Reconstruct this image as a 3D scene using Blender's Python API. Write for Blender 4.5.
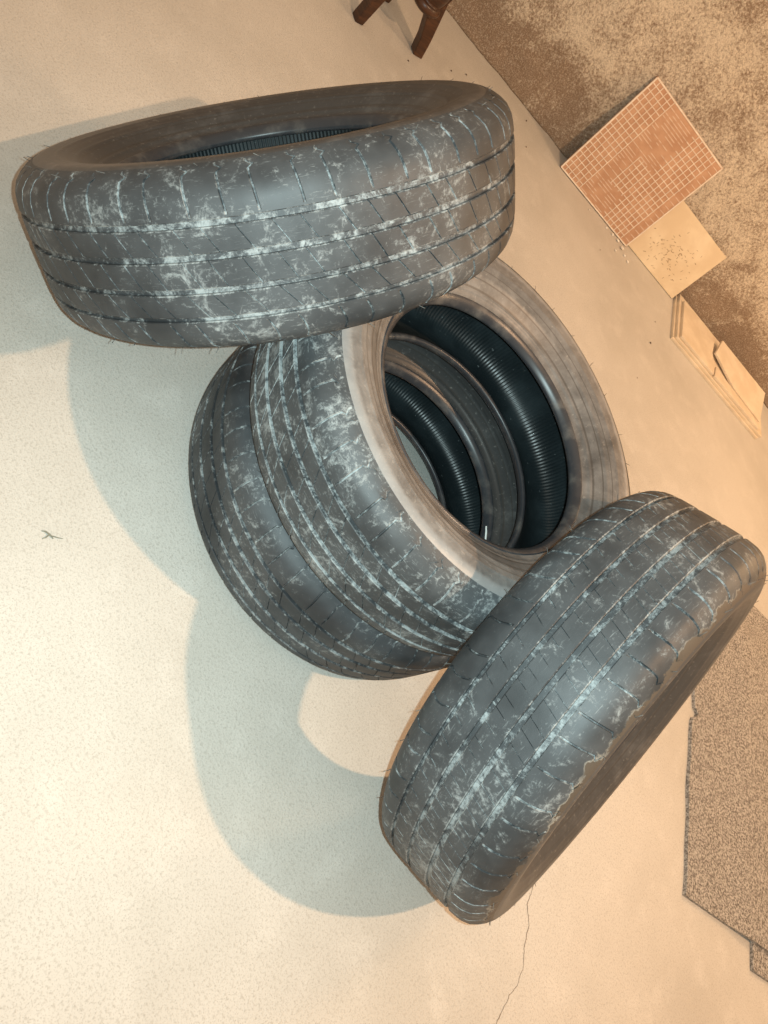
import bpy, bmesh, math, random
from mathutils import Vector, Matrix, noise

scene = bpy.context.scene
for o in list(bpy.data.objects):
    bpy.data.objects.remove(o)
COL = scene.collection
PI = math.pi
random.seed(7)

# ------------------------------------------------------------------ camera
PITCH, ROLL, CAM_H, FOCAL = 0.784100, 1.088700, 0.898200, 703.440
fw = Vector((0, math.cos(PITCH), -math.sin(PITCH)))
rt = Vector((1, 0, 0)); upv = rt.cross(fw)
cx_ = math.cos(ROLL) * rt + math.sin(ROLL) * upv
cy_ = math.cos(ROLL) * upv - math.sin(ROLL) * rt
cd = bpy.data.cameras.new('camera'); cam = bpy.data.objects.new('camera', cd)
COL.objects.link(cam); scene.camera = cam
cd.sensor_fit = 'VERTICAL'; cd.sensor_height = 36.0; cd.lens = FOCAL / 1024 * 36.0
cd.clip_start = 0.02
M = Matrix.Identity(4)
for i in range(3):
    M[i][0] = cx_[i]; M[i][1] = cy_[i]; M[i][2] = -fw[i]
M[2][3] = CAM_H
cam.matrix_world = M

# ------------------------------------------------------------------ light
world = bpy.data.worlds.new('world'); scene.world = world; world.use_nodes = True
bg = world.node_tree.nodes['Background']
bg.inputs[0].default_value = (1.0, 0.73, 0.50, 1); bg.inputs[1].default_value = 0.40

def point(name, loc, energy, color, radius):
    l = bpy.data.lights.new(name, 'POINT'); l.energy = energy; l.color = color; l.shadow_soft_size = radius
    o = bpy.data.objects.new(name, l); o.location = loc; COL.objects.link(o); return o
point('ceiling_bulb_light', (0.8127, 0.9612, 2.1606), 78, (1.0, 0.60, 0.33), 0.022)
point('far_fill_light', (0.95, 2.75, 1.55), 40, (1.0, 0.60, 0.30), 0.22)  # added warm fill from an unseen source, lifts the far floor and wall
fl_ = bpy.data.lights.new('phone_flash_light', 'SPOT'); fl_.energy = 28.5; fl_.color = (0.74, 0.98, 1.0)
fl_.spot_size = math.radians(140); fl_.spot_blend = 1.0; fl_.shadow_soft_size = 0.003
flash = bpy.data.objects.new('phone_flash_light', fl_); COL.objects.link(flash)
flash.matrix_world = Matrix.Translation(Vector((0, 0, CAM_H)) + cx_ * 0.024 + cy_ * 0.004) @ M.to_3x3().to_4x4()

scene.view_settings.view_transform = 'Standard'
scene.view_settings.look = 'None'
scene.view_settings.gamma = 1.0
scene.view_settings.use_curve_mapping = False
scene.view_settings.exposure = 0.66

# ------------------------------------------------------------------ helpers
def link(name, me, mats=(), parent=None, mw=None):
    o = bpy.data.objects.new(name, me); COL.objects.link(o)
    for m in mats:
        if m.name not in [x.name for x in me.materials if x]: me.materials.append(m)
    if parent: o.parent = parent
    if mw is not None: o.matrix_local = mw
    return o
def tag(o, label=None, cat=None, group=None, kind=None):
    if label: o['label'] = label
    if cat: o['category'] = cat
    if group: o['group'] = group
    if kind: o['kind'] = kind
    return o
def empty(name, loc):
    o = bpy.data.objects.new(name, None); o.location = loc; o.empty_display_size = 0.1; COL.objects.link(o); return o
def mesh(name, verts, faces, midx=None, smooth=True, sharp=None):
    me = bpy.data.meshes.new(name); me.from_pydata(verts, [], faces)
    if midx: me.polygons.foreach_set('material_index', midx)
    if smooth: me.polygons.foreach_set('use_smooth', [True] * len(faces))
    if sharp: me.set_sharp_from_angle(angle=sharp)
    me.update(); return me
def lathe(name, prof, n, ridge=None, closed=False, cyc=0.0):
    """revolve (r, o) profile about Z; ridge(i, j) adds to the radius"""
    V = []; F = []; k = len(prof)
    for j in range(n):
        a = 2 * PI * j / n; c, s = math.cos(a), math.sin(a)
        for i, (r, o) in enumerate(prof):
            rr = r + (ridge(i, j) if ridge else 0)
            V.append((rr * c, rr * s, o))
    for j in range(n):
        j2 = (j + 1) % n
        for i in range(k if closed else k - 1):
            i2 = (i + 1) % k
            F.append((j * k + i, j2 * k + i, j2 * k + i2, j * k + i2))
    return mesh(name, V, F)

class NT:
    def __init__(s, name):
        s.m = bpy.data.materials.new(name); s.m.use_nodes = True; s.t = s.m.node_tree
        s.b = s.t.nodes['Principled BSDF']
    def n(s, typ, **kw):
        nd = s.t.nodes.new(typ)
        for k, v in kw.items(): setattr(nd, k, v)
        return nd
    def l(s, a, b): s.t.links.new(a, b)
    def val(s, sock, v):
        if hasattr(v, 'is_linked') or isinstance(v, bpy.types.NodeSocket): s.l(v, sock)
        else: sock.default_value = v
    def math(s, op, a, b=0.0, c=None, clamp=False):
        nd = s.n('ShaderNodeMath', operation=op); nd.use_clamp = clamp
        s.val(nd.inputs[0], a); s.val(nd.inputs[1], b)
        if c is not None: s.val(nd.inputs[2], c)
        return nd.outputs[0]
    def noise(s, vec, scale, detail=4, rough=0.55, dist=0.0):
        nd = s.n('ShaderNodeTexNoise'); nd.inputs['Scale'].default_value = scale
        nd.inputs['Detail'].default_value = detail; nd.inputs['Roughness'].default_value = rough
        nd.inputs['Distortion'].default_value = dist
        if vec is not None: s.l(vec, nd.inputs['Vector'])
        return nd.outputs[0]
    def ramp(s, fac, a, b):
        """smooth step of fac from a to b"""
        nd = s.n('ShaderNodeMapRange', interpolation_type='SMOOTHSTEP')
        s.val(nd.inputs['Value'], fac); nd.inputs['From Min'].default_value = a; nd.inputs['From Max'].default_value = b
        return nd.outputs[0]
    def mix(s, fac, a, b):
        nd = s.n('ShaderNodeMix', data_type='RGBA'); s.val(nd.inputs[0], fac)
        for sock, v in ((nd.inputs[6], a), (nd.inputs[7], b)):
            if isinstance(v, tuple): sock.default_value = (*v, 1)
            else: s.l(v, sock)
        return nd.outputs[2]
    def coord(s, kind='Object'): return s.n('ShaderNodeTexCoord').outputs[kind]
    def attr(s, name):
        nd = s.n('ShaderNodeAttribute', attribute_type='OBJECT', attribute_name=name); return nd.outputs['Fac']
    def offset(s, vec, fac, k):
        c = s.n('ShaderNodeCombineXYZ'); v = s.math('MULTIPLY', fac, k)
        for i in range(3): s.l(v, c.inputs[i])
        a = s.n('ShaderNodeVectorMath', operation='ADD'); s.l(vec, a.inputs[0]); s.l(c.outputs[0], a.inputs[1]); return a.outputs[0]
    def mapping(s, vec, scale=(1, 1, 1), rot=(0, 0, 0)):
        nd = s.n('ShaderNodeMapping'); s.l(vec, nd.inputs[0]); nd.inputs['Scale'].default_value = scale; nd.inputs['Rotation'].default_value = rot
        return nd.outputs[0]
    def bump(s, h, strength, dist):
        nd = s.n('ShaderNodeBump'); nd.inputs['Strength'].default_value = strength; nd.inputs['Distance'].default_value = dist
        s.l(h, nd.inputs['Height']); s.l(nd.outputs[0], s.b.inputs['Normal'])
    def out(s, col=None, rough=0.6, spec=0.5):
        if col is not None:
            if isinstance(col, tuple): s.b.inputs['Base Color'].default_value = (*col, 1)
            else: s.l(col, s.b.inputs['Base Color'])
        s.val(s.b.inputs['Roughness'], rough); s.b.inputs['Specular IOR Level'].default_value = spec
        return s.m

# ------------------------------------------------------------------ materials
def mat_floor():
    t = NT('concrete_floor'); c = t.coord()
    big = t.noise(c, 1.6, 5, 0.6); mid = t.noise(c, 14, 4, 0.6); fine = t.noise(c, 250, 3, 0.6); speck = t.noise(c, 560, 2, 0.5)
    col = t.mix(t.ramp(big, .35, .68), (0.60, 0.575, 0.53), (0.50, 0.475, 0.43))
    col = t.mix(t.math('MULTIPLY', t.ramp(mid, .5, .72), .35), col, (0.68, 0.655, 0.61))
    col = t.mix(t.math('MULTIPLY', t.ramp(fine, .50, .68), .42), col, (0.34, 0.315, 0.275))
    col = t.mix(t.math('MULTIPLY', t.ramp(speck, .55, .68), .45), col, (0.28, 0.25, 0.215))
    t.bump(fine, 0.3, 0.003)
    return t.out(col, 0.72, 0.3)
def mat_wall():
    t = NT('rough_stucco'); c = t.coord()
    big = t.noise(c, 2.4, 4, 0.6); mid = t.noise(c, 11, 6, 0.7, .5); fine = t.noise(c, 120, 4, 0.7); gr = t.noise(c, 300, 3, 0.65)
    sep = t.n('ShaderNodeSeparateXYZ'); t.l(c, sep.inputs[0])
    # soiled strip along the foot of the wall, patches of old limewash above
    foot = t.ramp(t.math('ADD', sep.outputs[2], t.math('MULTIPLY', mid, .12)), .05, .36)
    lime = t.math('ADD', t.math('MULTIPLY', big, .60), t.math('MULTIPLY', foot, .34))
    lime = t.math('ADD', lime, t.math('MULTIPLY', t.math('SUBTRACT', mid, .5), .85))
    f2 = t.ramp(t.math('ADD', lime, t.math('MULTIPLY', t.math('SUBTRACT', fine, .5), 1.15)), .36, .80)
    col = t.mix(f2, (0.30, 0.215, 0.150), (0.80, 0.70, 0.56))
    col = t.mix(t.math('MULTIPLY', t.ramp(gr, .48, .66), .5), col, (0.24, 0.165, 0.11))
    col = t.mix(t.math('MULTIPLY', t.ramp(gr, .50, .36), .35), col, (0.86, 0.78, 0.66))
    h = t.math('ADD', t.math('MULTIPLY', fine, .7), t.math('MULTIPLY', gr, .35))
    t.bump(h, 0.8, 0.014)
    return t.out(col, 0.9, 0.15)

RUB = (0.020, 0.023, 0.026); DUST = (0.44, 0.47, 0.47)
def mat_tread(name, groove=False):
    t = NT(name); c0 = t.coord(); seed = t.attr('seed'); dust = t.attr('dust')
    c = t.offset(c0, seed, 3.7)
    big = t.noise(c, 8, 4, 0.6); mid = t.noise(c, 42, 7, 0.78, .8); fine = t.noise(c, 190, 4, 0.75)
    cyl = t.n('ShaderNodeSeparateXYZ'); t.l(c0, cyl.inputs[0])
    ang = t.math('MULTIPLY', t.math('ARCTAN2', cyl.outputs[1], cyl.outputs[0]), .311)
    cv = t.n('ShaderNodeCombineXYZ'); t.l(ang, cv.inputs[0]); t.l(cyl.outputs[2], cv.inputs[1]); t.l(seed, cv.inputs[2])
    def scratch(rot, a, b): return t.noise(t.mapping(cv.outputs[0], (a, b, 1), (0, 0, rot)), 1.0, 4, 0.65, .3)
    sc = t.math('MAXIMUM', t.math('MAXIMUM', scratch(.7, 40, 420), scratch(-.9, 45, 380)), scratch(1.5, 60, 460))
    patch = t.math('ADD', t.math('MULTIPLY', big, .85), t.math('MULTIPLY', dust, .30))
    f = t.math('ADD', patch, t.math('MULTIPLY', t.math('SUBTRACT', mid, .5), 1.5))
    f = t.math('ADD', f, t.math('MULTIPLY', t.math('SUBTRACT', fine, .5), .8))
    m1 = t.math('MULTIPLY', t.ramp(f, .55 if not groove else .40, 1.00 if not groove else .82), .62 if not groove else .72)
    st = t.math('MULTIPLY', t.ramp(sc, .60, .72), t.ramp(patch, .38, .72))
    m2 = t.math('MAXIMUM', m1, t.math('MULTIPLY', st, .55))
    thin = t.math('MULTIPLY', t.ramp(patch, .30, .85), .10)                       # thin grey film of dust
    m2 = t.math('MAXIMUM', m2, thin)
    base = t.mix(t.ramp(big, .3, .7), RUB, (0.042, 0.047, 0.053))
    col = t.mix(m2, base, DUST)
    # mud dried on the outer shoulder
    sep = t.n('ShaderNodeSeparateXYZ'); t.l(c0, sep.inputs[0])
    e = t.math('ADD', sep.outputs[2], t.math('MULTIPLY', t.math('SUBTRACT', t.noise(c, 22, 5, .65), .56), .034))
    mud = t.math('MULTIPLY', t.ramp(e, .0845, .0853), t.attr('mud'))
    rim = t.math('MULTIPLY', t.math('SUBTRACT', t.ramp(e, .0825, .0844), t.ramp(e, .0845, .0853)), t.attr('mud'))
    col = t.mix(mud, col, (0.085, 0.070, 0.055))
    col = t.mix(t.math('MULTIPLY', t.math('MULTIPLY', rim, .42, clamp=True), t.ramp(big, .42, .60)), col, (0.50, 0.47, 0.40))
    t.bump(mid, 0.12, 0.002)
    rough = t.math('ADD', .52, t.math('MULTIPLY', m2, .40))
    return t.out(col, rough, 0.42)
def mat_sidewall():
    t = NT('dusty_sidewall_rubber'); c = t.offset(t.coord(), t.attr('seed'), 5.1)
    big = t.noise(c, 7, 4, 0.6); mid = t.noise(c, 38, 5, 0.7, .4); fine = t.noise(c, 160, 3, 0.6)
    f = t.math('ADD', t.math('MULTIPLY', big, .9), t.math('MULTIPLY', t.math('SUBTRACT', mid, .5), .7))
    f = t.math('ADD', f, t.math('MULTIPLY', t.attr('film'), 1.0))
    col = t.mix(t.ramp(f, .35, 1.25), (0.050, 0.048, 0.047), (0.27, 0.26, 0.25))
    col = t.mix(t.math('MULTIPLY', t.ramp(fine, .60, .74), .30), col, (0.42, 0.39, 0.35))
    sp = t.n('ShaderNodeSeparateXYZ'); t.l(t.coord(), sp.inputs[0])
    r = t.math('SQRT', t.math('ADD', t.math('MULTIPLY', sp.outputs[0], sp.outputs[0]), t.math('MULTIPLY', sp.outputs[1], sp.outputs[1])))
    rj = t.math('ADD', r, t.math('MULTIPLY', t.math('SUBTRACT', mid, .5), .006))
    edge_sheen = t.math('MULTIPLY', t.ramp(rj, .262, .269), t.ramp(t.attr('film'), .0, .35))     # pale outer band: flash sheen painted into the rubber colour
    col = t.mix(t.math('MULTIPLY', edge_sheen, .45), col, (0.36, 0.36, 0.36))
    for rc, wd in ((.2135, .0018), (.2260, .0012), (.2395, .0010)):                        # dark moulded lines
        ln = t.math('SUBTRACT', 1.0, t.ramp(t.math('ABSOLUTE', t.math('SUBTRACT', r, rc)), wd * .4, wd))
        col = t.mix(t.math('MULTIPLY', ln, .6), col, (0.045, 0.038, 0.032))
    t.bump(fine, 0.08, 0.001)
    return t.out(col, 0.42, 0.5)
def mat_bead():
    t = NT('bead_rubber'); c = t.offset(t.coord(), t.attr('seed'), 2.3)
    n = t.noise(c, 30, 4, .6)
    col = t.mix(t.ramp(n, .45, .75), (0.035, 0.038, 0.044), (0.11, 0.105, 0.10))
    return t.out(col, 0.36, 0.5)
def mat_liner():
    t = NT('inner_liner_rubber'); c = t.offset(t.coord(), t.attr('seed'), 1.3)
    n = t.noise(c, 12, 4, .6); sp = t.noise(c, 150, 2, .5)
    col = t.mix(t.ramp(n, .4, .7), (0.012, 0.017, 0.019), (0.024, 0.032, 0.035))
    col = t.mix(t.math('MULTIPLY', t.ramp(sp, .70, .78), .4), col, (0.30, 0.32, 0.32))
    return t.out(col, 0.36, 0.5)
def mat_plain(name, a, b, scale=20, rough=0.6, spec=0.4, stretch=None, bump=0.0):
    t = NT(name); c = t.coord()
    if stretch: c = t.mapping(c, stretch)
    n = t.noise(c, scale, 5, .6, .3)
    if bump: t.bump(n, bump, 0.002)
    return t.out(t.mix(t.ramp(n, .35, .68), a, b), rough, spec)
def mat_mat():
    t = NT('speckled_carpet'); c = t.coord()
    a = t.noise(c, 210, 4, .8); b = t.noise(c, 120, 4, .75); d = t.noise(c, 5, 3, .5)
    col = t.mix(t.ramp(a, .40, .60), (0.13, 0.118, 0.108), (0.58, 0.55, 0.51))
    col = t.mix(t.math('MULTIPLY', t.ramp(b, .54, .70), .55), col, (0.15, 0.135, 0.122))
    col = t.mix(t.math('MULTIPLY', d, .2), col, (0.36, 0.32, 0.275))
    t.bump(a, 0.7, 0.006)
    return t.out(col, 0.95, 0.1)

FLOOR, WALL = mat_floor(), mat_wall()
TREAD, GROOVE = mat_tread('dusty_tread_rubber'), mat_tread('groove_dust_rubber', True)
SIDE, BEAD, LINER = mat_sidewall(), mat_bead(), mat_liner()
HAIR = mat_plain('rubber_hair', (0.05, 0.05, 0.05), (0.16, 0.16, 0.15), 60)
MAT = mat_mat()
TERRA = mat_plain('terracotta_tile_back', (0.46, 0.265, 0.165), (0.56, 0.345, 0.225), 22, .8, .2, bump=.1)
RIDGE = mat_plain('chalky_tile_ridge', (0.74, 0.62, 0.50), (0.86, 0.76, 0.64), 60, .85, .2)
CREAM = mat_plain('cream_tile', (0.70, 0.56, 0.38), (0.80, 0.67, 0.48), 9, .5, .4, bump=.05)
PALE = mat_plain('pale_tile', (0.66, 0.55, 0.41), (0.76, 0.655, 0.51), 12, .7, .3, bump=.08)
DASH = mat_plain('brown_glaze_print', (0.24, 0.15, 0.08), (0.36, 0.24, 0.13), 50, .5, .4)
WOOD = mat_plain('dark_stained_wood', (0.035, 0.013, 0.006), (0.085, 0.034, 0.014), 12, .35, .5, (1, 1, 8))
CRACK = mat_plain('crack_dirt', (0.16, 0.12, 0.09), (0.26, 0.21, 0.16), 40, .9, .1)
GRIT = mat_plain('grit_stone', (0.10, 0.07, 0.05), (0.20, 0.15, 0.11), 90, .9, .1)
CHALK = mat_plain('plaster_chip', (0.78, 0.74, 0.66), (0.86, 0.83, 0.76), 60, .9, .1)
TWIG = mat_plain('dry_stem', (0.20, 0.20, 0.16), (0.30, 0.29, 0.23), 60, .8, .2)
WHITE = mat_plain('white_plastic', (0.80, 0.80, 0.76), (0.88, 0.88, 0.85), 60, .5, .4)

# ------------------------------------------------------------------ setting
WANG = math.radians(31.0)
W0 = Vector((-1.083, 2.266, 0)); WT = Vector((math.cos(WANG), math.sin(WANG), 0)); WN = Vector((-math.sin(WANG), math.cos(WANG), 0))
def wp(a, d, z=0.0):
    """a = metres along the wall foot, d = metres out into the room"""
    return W0 + WT * a - WN * d + Vector((0, 0, z))

fl = mesh('floor', [tuple(wp(a, d, z)) for z in (0, -0.06) for a, d in ((-3.5, -0.12), (4.5, -0.12), (4.5, 4.6), (-3.5, 4.6))],
          [(3, 2, 1, 0), (4, 5, 6, 7), (0, 1, 5, 4), (1, 2, 6, 5), (2, 3, 7, 6), (3, 0, 4, 7)], smooth=False)
floor = tag(link('floor', fl, [FLOOR]), 'pale speckled concrete floor', kind='structure')

def build_wall():
    na, nz = 330, 110; A0, A1, H = -2.6, 4.0, 2.2; V = []; F = []
    for j in range(nz + 1):
        z = H * (j / nz) ** 1.25
        for i in range(na + 1):
            a = A0 + (A1 - A0) * i / na
            n1 = noise.fractal(Vector((a * 5, z * 5, 1)), 1.0, 2.0, 4)
            n2 = noise.fractal(Vector((a * 28, z * 28, 7)), 1.0, 2.0, 3)
            d = max(-0.012, min(0.012, 0.006 * n1 + 0.0035 * n2)) - 0.008
            if z < 0.10: d += 0.012 * (1 - z / 0.10) * (0.6 + 0.4 * n1)       # plaster flares out at its foot
            V.append((a, -d, z))
    w = na + 1
    for j in range(nz):
        for i in range(na): F.append((j * w + i, j * w + i + 1, (j + 1) * w + i + 1, (j + 1) * w + i))
    b = len(V)
    for a, z in ((A0, 0), (A1, 0), (A1, H), (A0, H)): V.append((a, 0.12, z))
    F.append((b + 1, b, b + 3, b + 2))
    F.append(tuple([b + 2, b + 3] + [nz * w + i for i in range(na + 1)]))
    F.append(tuple([b, b + 1] + [na - i for i in range(na + 1)]))
    F.append(tuple([b + 3, b] + [j * w for j in range(nz + 1)]))
    F.append(tuple([b + 1, b + 2] + [(nz - j) * w + na for j in range(nz + 1)]))
    me = mesh('wall_back', V, F)
    o = link('wall_back', me, [WALL]); o.location = W0; o.rotation_euler.z = WANG
    tag(o, 'rough brown stucco wall with worn limewash', kind='structure')
build_wall()

# crack across the concrete
def ribbon(name, pts, widths, z, mat, parent):
    V = []; F = []
    for k, (p, w) in enumerate(zip(pts, widths)):
        a = pts[max(0, k - 1)]; b = pts[min(len(pts) - 1, k + 1)]
        d = Vector((b[0] - a[0], b[1] - a[1], 0)).normalized(); n = Vector((-d.y, d.x, 0)) * w * .5
        V += [(p[0] + n.x, p[1] + n.y, z), (p[0] - n.x, p[1] - n.y, z)]
    for k in range(len(pts) - 1): F.append((2 * k, 2 * k + 1, 2 * k + 3, 2 * k + 2))
    return link(name, mesh(name, V, F, smooth=False), [mat], parent)
def floor_at(u, v, z=0.0):
    d = fw * FOCAL + cx_ * (u - 384) - cy_ * (v - 512); k = (z - CAM_H) / d.z
    return Vector((0, 0, CAM_H)) + d * k
crk = [floor_at(*q) for q in ((536, 872), (532, 892), (527, 903), (529, 925), (524, 948), (523, 968), (517, 985), (509, 996), (503, 1010), (496, 1024), (488, 1045))]
pts = []
for a, b in zip(crk, crk[1:]):
    for k in range(5):
        q = a.lerp(b, k / 5); pts.append((q.x + random.uniform(-.0012, .0012), q.y + random.uniform(-.0012, .0012)))
ribbon('crack', pts, [random.uniform(.0007, .0017) for _ in pts], 0.0004, CRACK, floor)

# ------------------------------------------------------------------ tyre
R, SW, RB = 0.311, 0.0931, 0.1844
TP = [(0, R), (.03, R - .0002), (.045, R - .0006), (.056, R - .0017), (.065, R - .0035), (.0737, R - .0078), (.0807, R - .0145), (.0863, R - .0222), (.0892, R - .0275), (.0907, R - .0315), (.0920, R - .036)]
def tread_r(o):
    o = abs(o)
    for (o0, r0), (o1, r1) in zip(TP, TP[1:]):
        if o <= o1: return r0 + (r1 - r0) * (o - o0) / (o1 - o0)
    return TP[-1][1]
GD = 0.0045
def rib_mesh(name, prof, n, w, depth, shift, edge):
    """ring of rubber: prof = [(r, o)], slots cut n times round, edge = profile segments that are groove wall"""
    fr = [(-w, 0), (-w * .55, 1), (w * .55, 1), (w, 0), (.25, 0), (.5, 0), (.75, 0)]
    V = []; F = []; MI = []; k = len(prof); m = len(fr) * n
    for p in range(n):
        jit = 0.10 * math.sin(p * 2.399)
        for f, s in fr:
            for i, (r, o) in enumerate(prof):
                a = 2 * PI / n * (p + f + jit + shift(i, o)); rr = r - depth(i, o) * s
                V.append((rr * math.cos(a), rr * math.sin(a), o))
    for j in range(m):
        j2 = (j + 1) % m; js = j % len(fr)
        for i in range(k - 1):
            F.append((j * k + i, j2 * k + i, j2 * k + i + 1, j * k + i + 1))
            slot = js in (0, 1, 2) and (depth(i, prof[i][1]) + depth(i + 1, prof[i + 1][1])) > 0
            MI.append(1 if slot or i in edge else 0)
    return mesh(name, V, F, MI, True, 0.6)

def shoulder(side):
    o0 = .0470 if side > 0 else .0505
    os_ = [o0, o0 + .0010, o0 + .0030, .0575, .0640, .0695, .0737, .0775, .0807, .0835, .0863, .0885, .0902, .0911]
    prof = [(tread_r(o0) - GD - .001, o0)] + [(tread_r(o) - (.0011 if i == 0 else 0), o) for i, o in enumerate(os_)] + [(R - .0335, .0892)]
    def dep(i, o): return 0.0 if o < o0 + .0045 or o > .0887 else (.0030 if o < .084 else .0020)
    def sh(i, o):
        x = (o - .05) / .042
        s = (-.10 * x - .10 * x * x) if side > 0 else .26 * math.sin(x * 2.6)
        if o > .0840: s += (.16 if o < .0875 else -.02)                              # hooked ends at the sidewall
        return s
    if side < 0: prof = [(r, -o) for r, o in prof]
    d2 = lambda i, o: dep(i, abs(o)); s2 = lambda i, o: sh(i, abs(o)) + (.4 if side < 0 else 0)
    return rib_mesh('shoulder_rib', prof, 54, .042, d2, s2, (0, 1))
def centre(o0, o1, slope, n, kind):
    os_ = [o0, o0 + .0011] + [o0 + .0011 + (o1 - o0 - .0022) * k / 5 for k in range(1, 5)] + [o1 - .0011, o1]
    prof = [(tread_r(o0) - GD - .001, o0)] + [(tread_r(o) - (.0009 if i in (0, 7) else 0), o) for i, o in enumerate(os_)] + [(tread_r(o1) - GD - .001, o1)]
    L = len(prof)
    def dep(i, o):
        if i <= 1 or i >= L - 2: return 0.0
        if kind == 'half' and i > 4: return 0.0
        return .0020
    return rib_mesh('tread_rib', prof, n, .026, dep, lambda i, o: slope * (o - o0) / (o1 - o0), (0, 1, L - 3, L - 2))

def seg(prof, k=4):
    out = []
    for a, b in zip(prof, prof[1:]):
        for q in range(k): out.append((a[0] + (b[0] - a[0]) * q / k, a[1] + (b[1] - a[1]) * q / k))
    return out + [prof[-1]]
def smoothp(P_, k=5):
    """Catmull-Rom through profile points"""
    out = []
    for i in range(len(P_) - 1):
        p0 = P_[max(0, i - 1)]; p1 = P_[i]; p2 = P_[i + 1]; p3 = P_[min(len(P_) - 1, i + 2)]
        for q in range(k):
            t = q / k
            out.append(tuple(.5 * (2 * b + (c - a) * t + (2 * a - 5 * b + 4 * c - d) * t * t + (3 * b - a - 3 * c + d) * t ** 3) for a, b, c, d in zip(p0, p1, p2, p3)))
    return out + [P_[-1]]
SIDEP = smoothp([(R - .0300, .0892), (R - .0345, .0915), (.270, SW), (.262, .0929), (.254, .0920), (.243, .0890), (.231, .0835), (.220, .0765), (.2105, .0695), (.203, .0645), (.1985, .0625)])
def sidewall(side):
    # raised rings moulded into the rubber
    P2 = []
    for r, o in SIDEP:
        b = 0
        for rc, h, w in ((.250, .0009, .0022), (.231, .0010, .0018), (.209, .0012, .0018)):
            b += h * math.exp(-((r - rc) / w) ** 2)
        P2.append((r, (o + b) * side))
    if side > 0: P2 = P2[::-1]
    return lathe('sidewall', P2, 144)
BEADP = smoothp([(.1990, .0622), (.1965, .0632), (.1930, .0615), (.1895, .0585), (.1866, .0535), (.1855, .0495), (.1872, .0455), (.1920, .0450), (.1985, .0500)], 3)
def bead(side):
    P2 = [(r, o * side) for r, o in BEADP]
    if side > 0: P2 = P2[::-1]
    return lathe('bead', P2, 144)
LINP = smoothp([(.1965, .0475), (.206, .0555), (.222, .0690), (.240, .0800), (.256, .0842), (.272, .0830), (.284, .0765), (.2925, .0630), (.2965, .0440), (.2975, .0200), (.2975, 0)], 2)
def liner():
    P2 = LINP + [(r, -o) for r, o in LINP[-2::-1]]
    def rg(i, j):
        r = P2[i][0]
        return (-.0006 if j % 4 in (0, 1) else 0) if r > .262 else 0
    me = lathe('inner_liner', P2, 1200, rg)
    me.flip_normals(); return me
def vent_hairs():
    rnd = random.Random(3); V = []; F = []
    for k in range(64):
        side = 1 if k % 2 else -1
        a = 2 * PI * k / 64 + rnd.uniform(-.03, .03)
        r = rnd.choice((R - .024, R - .029)); o = (.0870 if r > R - .026 else .0897) * side
        b = Vector((r * math.cos(a), r * math.sin(a), o)); rad = Vector((math.cos(a), math.sin(a), 0)); tan = Vector((-math.sin(a), math.cos(a), 0))
        d = (Vector((0, 0, side * .45)) + rad * rnd.uniform(.5, 1.1) + tan * rnd.uniform(-.6, .6)).normalized()
        L = rnd.uniform(.004, .010); u = d.cross(rad).normalized(); v = d.cross(u); i0 = len(V)
        for q in range(3):
            for s, rr in ((-.001, .00055), (L, .00035)):
                V.append(tuple(b + d * s + (u * math.cos(q * 2.094) + v * math.sin(q * 2.094)) * rr))
        for q in range(3):
            q2 = (q + 1) % 3; F.append((i0 + 2 * q, i0 + 2 * q2, i0 + 2 * q2 + 1, i0 + 2 * q + 1))
        F.append((i0 + 1, i0 + 3, i0 + 5))
    return mesh('vent_hairs', V, F)
gb = [-.0863, -.0807, -.0737, -.065, -.056, -.045, -.03, 0, .03, .045, .056, .065, .0737, .0807, .0863]
ME = {
    'groove_floor': [lathe('groove_floor', [(tread_r(o) - GD, o) for o in gb][::-1], 216)],
    'shoulder_rib': [shoulder(1), shoulder(-1)],
    'tread_rib': [centre(.0165, .0410, -.45, 60, 'full'), centre(-.0165, .0100, -.45, 60, 'full'), centre(-.0460, -.0220, -.6, 60, 'full')],
    'tread_rib_fine': [centre(.0165, .0410, .45, 108, 'full'), centre(-.0165, .0100, .45, 108, 'half'), centre(-.0460, -.0220, .35, 72, 'half')],
    'sidewall': [sidewall(1), sidewall(-1)], 'bead': [bead(1), bead(-1)],
    'inner_liner': [liner()], 'vent_hairs': [vent_hairs()],
}
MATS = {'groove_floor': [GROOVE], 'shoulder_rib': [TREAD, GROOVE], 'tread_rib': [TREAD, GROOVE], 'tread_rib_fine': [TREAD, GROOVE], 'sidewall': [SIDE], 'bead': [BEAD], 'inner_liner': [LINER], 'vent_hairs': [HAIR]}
for k, v in ME.items():
    for me in v:
        for m in MATS[k]: me.materials.append(m)

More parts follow.
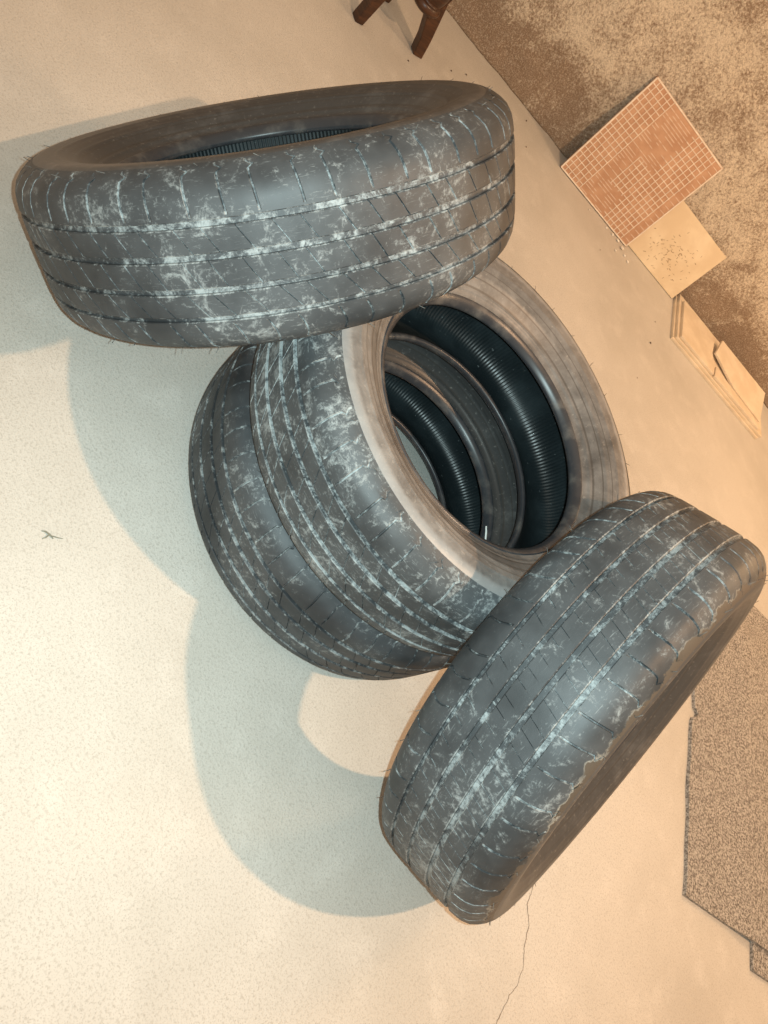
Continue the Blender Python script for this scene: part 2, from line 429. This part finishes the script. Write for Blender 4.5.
def tyre(label, centre_, axis, spin, seed, dust, film, mud, fine=False):
    ax = Vector(axis).normalized(); c = Vector(centre_)
    q = Vector((0, 0, 1)).rotation_difference(ax).to_matrix().to_4x4()
    rot = q @ Matrix.Rotation(spin, 4, 'Z')
    # lowest point of the tyre = its base
    hz = -math.sqrt(max(0, 1 - ax.z ** 2)); rad = Vector((ax.x, ax.y, 0))
    if rad.length > 1e-3:
        low = (Vector((0, 0, -1)) - ax * (-ax.z)).normalized() * (R - .014) - ax * .080
        base = Vector((c.x + low.x, c.y + low.y, 0))
    else:
        base = Vector((c.x, c.y, c.z - SW))
    root = empty('tire', base); tag(root, label, 'tire', 'used car tires')
    mw = Matrix.Translation(c - base) @ rot
    for name in ('groove_floor', 'shoulder_rib', 'tread_rib', 'sidewall', 'bead', 'inner_liner', 'vent_hairs'):
        for me in ME['tread_rib_fine' if fine and name == 'tread_rib' else name]:
            o = link(name, me, (), root, mw)
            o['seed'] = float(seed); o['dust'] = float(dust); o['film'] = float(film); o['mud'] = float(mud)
            if name == 'vent_hairs': o['kind'] = 'stuff'
    return root
tyre('black tire lying flat on the concrete, bottom one of the two-tire stack', (-.0423, .8325, .0942), (0, 0, 1), .4, 1.0, .15, -.1, 0)
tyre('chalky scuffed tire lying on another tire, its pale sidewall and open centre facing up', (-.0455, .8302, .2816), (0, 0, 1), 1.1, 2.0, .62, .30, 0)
tyre('scuffed tire leaning on the stack with its dark hollow inside showing, no carpet beside it', (-.4388, .7118, .2865), (-.76415, -.22812, .60335), 2.0, 3.0, .30, -.05, 0)
tyre('worn tire leaning on the stack beside the speckled carpet, mud dried along its shoulder', (.3611, .7739, .2879), (.79850, -.09442, .59455), .2, 4.0, .35, -.05, 1, True)

# small white stick caught on the bead inside the stack
def tube(name, pts, rads, mat, parent=None, n=8, mw=None):
    V = []; F = []
    for k, p in enumerate(pts):
        p = Vector(p); d = (Vector(pts[min(k + 1, len(pts) - 1)]) - Vector(pts[max(k - 1, 0)])).normalized()
        u = d.cross(Vector((0.3, 0.9, 0.31))).normalized(); v = d.cross(u)
        for q in range(n):
            a = 2 * PI * q / n; V.append(tuple(p + (u * math.cos(a) + v * math.sin(a)) * rads[k]))
    for k in range(len(pts) - 1):
        for q in range(n):
            q2 = (q + 1) % n; F.append((k * n + q, k * n + q2, (k + 1) * n + q2, (k + 1) * n + q))
    F.append(tuple(range(n))[::-1]); F.append(tuple((len(pts) - 1) * n + q for q in range(n)))
    return link(name, mesh(name, V, F, sharp=.9), [mat], parent)

# ------------------------------------------------------------------ tiles by the wall
def poly_slab(name, poly, th, mat, parent=None, mw=None, bev=0.0012):
    """poly = [(x, y)] counter-clockwise, slab from z 0 to th"""
    bm = bmesh.new(); vs = [bm.verts.new((x, y, 0)) for x, y in poly]; f = bm.faces.new(vs)
    r = bmesh.ops.extrude_face_region(bm, geom=[f]); bmesh.ops.translate(bm, vec=(0, 0, th), verts=[g for g in r['geom'] if isinstance(g, bmesh.types.BMVert)])
    bmesh.ops.recalc_face_normals(bm, faces=bm.faces)
    if bev: bmesh.ops.bevel(bm, geom=bm.edges[:], offset=bev, segments=1, affect='EDGES', profile=.5)
    me = bpy.data.meshes.new(name); bm.to_mesh(me); bm.free()
    return link(name, me, [mat], parent, mw)
def lean(a, d, length, lift=0.0):
    """frame on a slab leaning on the wall: x along wall, y up the slab, z out of its face"""
    h = math.sqrt(length ** 2 - d ** 2); up = (Vector((0, 0, h)) + WN * d).normalized()
    zz = WT.cross(up).normalized(); b = wp(a, d, lift)
    m = Matrix.Identity(4)
    for i in range(3): m[i][0] = WT[i]; m[i][1] = up[i]; m[i][2] = zz[i]; m[i][3] = b[i]
    return m
TW, TL, TT = 0.362, 0.360, 0.010
A1 = 0.350
m1 = lean(A1, .082, TL, .0)
t1 = empty('ceramic_tile', m1.translation + Vector((0, 0, 0)))
tag(t1, 'square terracotta tile leaning on the wall, its ridged grid back facing out', 'tile', 'loose ceramic tiles by the wall')
l1 = Matrix.Translation(-t1.location) @ m1
poly_slab('tile_body', [(0, 0), (TW, 0), (TW, TL), (0, TL)], TT, TERRA, t1, l1)
def ridges():
    V = []; F = []
    def bar(x0, y0, x1, y1, w, z0=TT - .0004, h=.0018):
        d = Vector((x1 - x0, y1 - y0)).normalized(); n = Vector((-d.y, d.x)) * w / 2; i = len(V)
        for z, k in ((z0, 1.0), (z0 + h, .7)):
            for (x, y, s) in ((x0, y0, 1), (x1, y1, 1), (x1, y1, -1), (x0, y0, -1)): V.append((x + n.x * s * k, y + n.y * s * k, z))
        F.extend([(i + 7, i + 6, i + 5, i + 4), (i, i + 1, i + 5, i + 4), (i + 1, i + 2, i + 6, i + 5), (i + 2, i + 3, i + 7, i + 6), (i + 3, i, i + 4, i + 7)])
    rnd = random.Random(5); w = .0028
    bar(.003, .003, TW - .003, .003, .005); bar(.003, TL - .003, TW - .003, TL - .003, .005); bar(.003, .003, .003, TL - .003, .006); bar(TW - .003, .003, TW - .003, TL - .003, .005)
    pv = TL / 19; pu = TW / 19
    for j in range(1, 19):                       # ridges running along the wall
        y = j * pv
        spans = [(0, 5), (11, 17.2)]
        if 5 <= j <= 10: spans.append((8, 11))
        for a, b in spans: bar(a * pu + .004, y, b * pu, y, w)
        bar(17.6 * pu, y, 18.8 * pu, y, .0016, h=.0010)
        x = 5.2 * pu                             # broken, rubbed-off ridges in the middle field
        while x < (8 if 5 <= j <= 10 else 11) * pu - .012:
            L = rnd.uniform(.012, .040)
            for dy in (0, pv / 2):
                if rnd.random() < .75: bar(x, y + dy - pv / 2, min(x + L, 11 * pu), y + dy - pv / 2, .0017, h=.0010)
            x += L + rnd.uniform(.003, .008)
    for i in range(1, 19):                       # ridges running up the tile
        x = i * pu
        if i <= 5 or 12 <= i <= 17: bar(x, .004, x, TL - .004, w)
        elif 8 <= i <= 11: bar(x, 4.6 * pv, x, 10.4 * pv, w)
    return mesh('grid_ridges', V, F, smooth=False)
g = link('grid_ridges', ridges(), [RIDGE], t1, l1); tag(g, 'chalky raised grid', kind='stuff')

A2 = 0.645; W2 = 0.345; L2 = 0.213
m2 = lean(A2, .056, L2, 0)
m2 = m2 @ Matrix.Translation((0, 0, -.0005)) 
t2 = empty('ceramic_tile', m2.translation)
tag(t2, 'cream tile with brown dashes printed on it, leaning on the wall beside the grid tile', 'tile', 'loose ceramic tiles by the wall')
l2 = Matrix.Translation(-t2.location) @ m2
poly_slab('tile_body', [(0, 0), (W2, 0), (W2, L2), (0, L2)], .008, CREAM, t2, l2)
def dashes():
    rnd = random.Random(12); V = []; F = []
    for k in range(95):
        x = .205 + rnd.gauss(0, .045); y = .085 + rnd.gauss(0, .036)
        if not (.09 < x < W2 - .01 and .01 < y < L2 - .01): continue
        L = rnd.uniform(.004, .010); w = rnd.uniform(.0010, .0020); a = rnd.choice((0, 0, PI / 2, .6)) + rnd.uniform(-.2, .2)
        dx, dy = math.cos(a) * L / 2, math.sin(a) * L / 2; nx, ny = -math.sin(a) * w / 2, math.cos(a) * w / 2; i = len(V); z = .0083
        V += [(x - dx - nx, y - dy - ny, z), (x + dx - nx, y + dy - ny, z), (x + dx + nx, y + dy + ny, z), (x - dx + nx, y - dy + ny, z)]
        F.append((i, i + 1, i + 2, i + 3))
    return mesh('dash_print', V, F, smooth=False)
g = link('dash_print', dashes(), [DASH], t2, l2); tag(g, 'small brown printed dashes', kind='stuff')

# flat stack of tiles on the floor, top one broken
def flat_frame(a, d, z, rot=0.0):
    m = Matrix.Identity(4); b = wp(a, d, z); y = WN
    x = WT
    for i in range(3): m[i][0] = x[i]; m[i][1] = y[i]; m[i][3] = b[i]
    return m @ Matrix.Rotation(rot, 4, 'Z')
SL, SD, ST = 0.555, 0.265, 0.010
AB, DB = 1.003, 0.292
def flat_tile(label, a, d, z, rot, poly, th=ST, tiltm=None):
    m = flat_frame(a, d, z, rot)
    if tiltm: m = m @ tiltm
    o = poly_slab('ceramic_tile', poly, th, PALE, None, None); o.matrix_world = m
    tag(o, label, 'tile', 'loose ceramic tiles by the wall')
    return o
full = [(0, 0), (SL, 0), (SL, SD), (0, SD)]
flat_tile('pale tile lying on the floor by the wall, lowest of the flat stack', AB, DB, 0.0002, 0.0, full)
flat_tile('pale tile lying flat in the stack by the wall, second from the floor', AB + .010, DB - .006, ST + .0005, .006, full)
Z3 = 2 * ST + .0010
flat_tile('large broken piece of pale tile on top of the flat stack by the wall', AB + .022, DB - .014, Z3, -.004, [(0, 0), (.20, 0), (.205, .055), (.188, .115), (.205, .222), (0, .222)])
flat_tile('broken corner of pale tile on the flat stack, beside the larger broken piece', AB + .022, DB - .014, Z3, -.004, [(.206, 0), (.505, 0), (.505, .030), (.213, .060)])
flat_tile('long pale tile shard resting on the broken tiles and propped against the wall', AB + .022, DB - .014, Z3 + .0012, 0, [(.195, .118), (.330, .060), (.515, .050), (.515, .206), (.215, .206)], .009, Matrix.Translation((0, .06, 0)) @ Matrix.Rotation(.16, 4, 'X') @ Matrix.Translation((0, -.06, 0)))

# ------------------------------------------------------------------ carpet offcuts
e1 = Vector((.831, .556, 0)); e2 = Vector((-.513, .858, 0)).normalized(); e1 = Vector((e2.y, -e2.x, 0))
K0 = Vector((.985, 1.153, 0))
def mat_frame(o, z):
    m = Matrix.Identity(4)
    for i in range(3): m[i][0] = e1[i]; m[i][1] = e2[i]; m[i][3] = o[i]
    m[2][3] = z; return m
def draped_mat():
    nu, nv, W_, H_, th = 40, 90, .62, .93, .008; V = []; F = []
    def left(v):                                   # ragged long edge with one small notch
        e = .002 * math.sin(v * 19) + .0015 * math.sin(v * 47)
        return e + .020 * math.exp(-((v - .418) / .010) ** 2) + (.006 if v > .418 else 0)
    sst = lambda x, a, b: (lambda t: t * t * (3 - 2 * t))(min(1, max(0, (x - a) / (b - a))))
    for layer in (0, 1):
        for j in range(nv + 1):
            v = H_ * j / nv
            for i in range(nu + 1):
                u = left(v) + (W_ - left(v)) * i / nu
                inset = .001 if layer and i == 0 else 0
                V.append((u + inset, v, .0003 + .0087 * sst(u, .15, .25) * (1 - sst(v, .76, .86)) + th * layer))
    w = nu + 1; n = w * (nv + 1)
    for j in range(nv):
        for i in range(nu):
            q = (j * w + i, j * w + i + 1, (j + 1) * w + i + 1, (j + 1) * w + i)
            F.append(tuple(n + x for x in q)); F.append(q[::-1])
    for j in range(nv):
        for i, d in ((0, 0), (nu, 1)):
            a, b = j * w + i, (j + 1) * w + i
            F.append((a, n + a, n + b, b) if not d else (b, n + b, n + a, a))
    for i in range(nu):
        for j, d in ((0, 0), (nv, 1)):
            a, b = j * w + i, j * w + i + 1
            F.append((b, n + b, n + a, a) if not d else (a, n + a, n + b, b))
    return mesh('carpet_mat', V, F, None, True, .6)
o = link('carpet_mat', draped_mat(), [MAT]); o.matrix_world = mat_frame(K0, 0)
tag(o, 'grey brown speckled carpet offcut with a notched edge lying on the floor', 'carpet')
o = poly_slab('carpet_mat', [(0, 0), (.33, 0), (.33, .75), (0, .75)], .008, MAT, None, None, .0015); o.matrix_world = mat_frame(K0 + e1 * .262 + e2 * -.055, .0002)
tag(o, 'speckled carpet offcut lying under the notched one, only a corner showing', 'carpet')

# ------------------------------------------------------------------ small pedestal table
TCX, TCY, HZ = -1.105, 1.772, .110
tb = empty('pedestal_table', (TCX, TCY, 0)); tag(tb, 'dark wooden pedestal table with curved legs standing near the wall', 'table')
col_prof = [(.0001, HZ), (.030, HZ), (.040, HZ + .006), (.043, HZ + .014), (.040, HZ + .024), (.034, HZ + .030), (.038, HZ + .05), (.036, HZ + .11), (.022, HZ + .13), (.020, HZ + .20), (.026, HZ + .27), (.020, HZ + .34), (.030, HZ + .37), (.030, HZ + .385), (.0001, HZ + .385)]
link('column', lathe('column', smoothp(col_prof, 3), 32), [WOOD], tb)
top_prof = [(.0001, .497), (.17, .497), (.185, .502), (.19, .510), (.186, .518), (.176, .521), (.0001, .521)]
link('table_top', lathe('table_top', top_prof, 48), [WOOD], tb)
def leg(foot, upright=False):
    f = Vector((foot[0] - TCX, foot[1] - TCY, 0)); d = f.normalized(); sd = Vector((-d.y, d.x, 0)); L = f.length
    # side outline of a curved splayed leg: (distance out, height, half depth)
    path = [(L + .004, .0, .016), (L - .002, .022, .0165), (L - .010, .05, .017), (L - .022, .08, .019), (L * .48, .115, .022), (L * .28, .15, .024), (.02, .175, .026)]
    if upright: path = [(L + .003, .0, .013), (L - .001, .035, .0135), (L - .006, .08, .014), (L - .014, .125, .016), (L * .62, .165, .019), (L * .35, .195, .022), (.02, .215, .024)]
    V = []; F = []
    for k, (x, z, h) in enumerate(path):
        a = path[max(0, k - 1)]; b = path[min(len(path) - 1, k + 1)]
        tx, tz = b[0] - a[0], b[1] - a[1]; q = math.hypot(tx, tz); nx, nz = -tz / q, tx / q
        if k == 0: nx, nz = -1.0, 0.0
        for s, w in ((1, 1), (1, -1), (-1, -1), (-1, 1)):
            p = d * (x + nx * h * s) + sd * (.0150 * w) + Vector((0, 0, max(0, z + nz * h * s))); V.append(tuple(p))
    for k in range(len(path) - 1):
        for q in range(4):
            q2 = (q + 1) % 4; F.append((4 * k + q, 4 * k + q2, 4 * k + 4 + q2, 4 * k + 4 + q))
    F.append((3, 2, 1, 0)); i = 4 * (len(path) - 1); F.append((i, i + 1, i + 2, i + 3))
    bm = bmesh.new(); vs = [bm.verts.new(v) for v in V]
    for f_ in F: bm.faces.new([vs[i] for i in f_])
    bmesh.ops.recalc_face_normals(bm, faces=bm.faces)
    bmesh.ops.bevel(bm, geom=bm.edges[:], offset=.0025, segments=2, affect='EDGES', profile=.5)
    me = bpy.data.meshes.new('leg'); bm.to_mesh(me); bm.free()
    link('leg', me, [WOOD], tb)
for ft in ((-1.081, 1.838), (-1.145, 1.643), (-1.245, 1.823)): leg(ft, ft[0] != -1.081)

# ------------------------------------------------------------------ litter
tw = floor_at(48, 535)
tg = empty('dry_stem', tw); tag(tg, 'tiny forked dry plant stem lying alone on open concrete', 'stem')
def rel(u, v, z): q = floor_at(u, v) - tw; return (q.x, q.y, z)
tube('main_stem', [rel(41, 531, .0012), rel(45, 532, .0022), rel(49, 535, .0022), rel(53, 539, .0012)], [.0006, .0012, .0014, .0006], TWIG, tg, 6)
tube('side_stem', [rel(49, 535, .002), rel(45, 538, .0016), rel(42, 539, .0012)], [.0010, .0009, .0005], TWIG, tg, 6)
tube('side_stem', [rel(50, 536, .002), rel(57, 538, .0016), rel(63, 539, .0012)], [.0008, .0006, .0004], TWIG, tg, 6)

def chip(name, u, v, size, mat, label, cat, group, seed):
    rnd = random.Random(seed); bm = bmesh.new(); bmesh.ops.create_icosphere(bm, subdivisions=1, radius=size)
    for q in bm.verts:
        q.co *= rnd.uniform(.7, 1.2); q.co.z *= .5
    lo = min(q.co.z for q in bm.verts)
    for q in bm.verts: q.co.z -= lo
    me = bpy.data.meshes.new(name); bm.to_mesh(me); bm.free()
    o = link(name, me, [mat]); o.location = floor_at(u, v); tag(o, label, cat, group)
for k, (u, v, s) in enumerate(((526, 121, .0035), (526, 147, .0030), (650, 343, .0040), (451, 71, .0035), (466, 75, .0035), (408, 61, .0028), (637, 378, .0022), (655, 322, .003), (600, 250, .0022))):
    chip('grit', u, v, s, GRIT, 'dark speck of grit on the open floor near the wall', 'grit', 'grit on the floor', k)
for k, (u, v, s) in enumerate(((612, 235, .006), (617, 241, .008), (621, 249, .010), (627, 262, .007), (606, 228, .005), (589, 210, .004), (615, 251, .005), (624, 256, .006))):
    chip('plaster_chip', u, v, s, CHALK, 'chalky plaster crumb on the floor at the foot of the leaning tiles', 'plaster', 'plaster crumbs', 40 + k)

# white stick standing on the lower bead inside the stack
st_o = Vector((.1115, .9230, .166))
stick = empty('plastic_stick', st_o); tag(stick, 'tiny white plastic stick caught between the two stacked tires', 'stick')
tube('shaft', [(.012, -.005, -.006), (.004, -.002, -.002), (-.004, .001, .002), (-.012, .004, .005)], [.0015, .0017, .0017, .0013], WHITE, stick, 8)
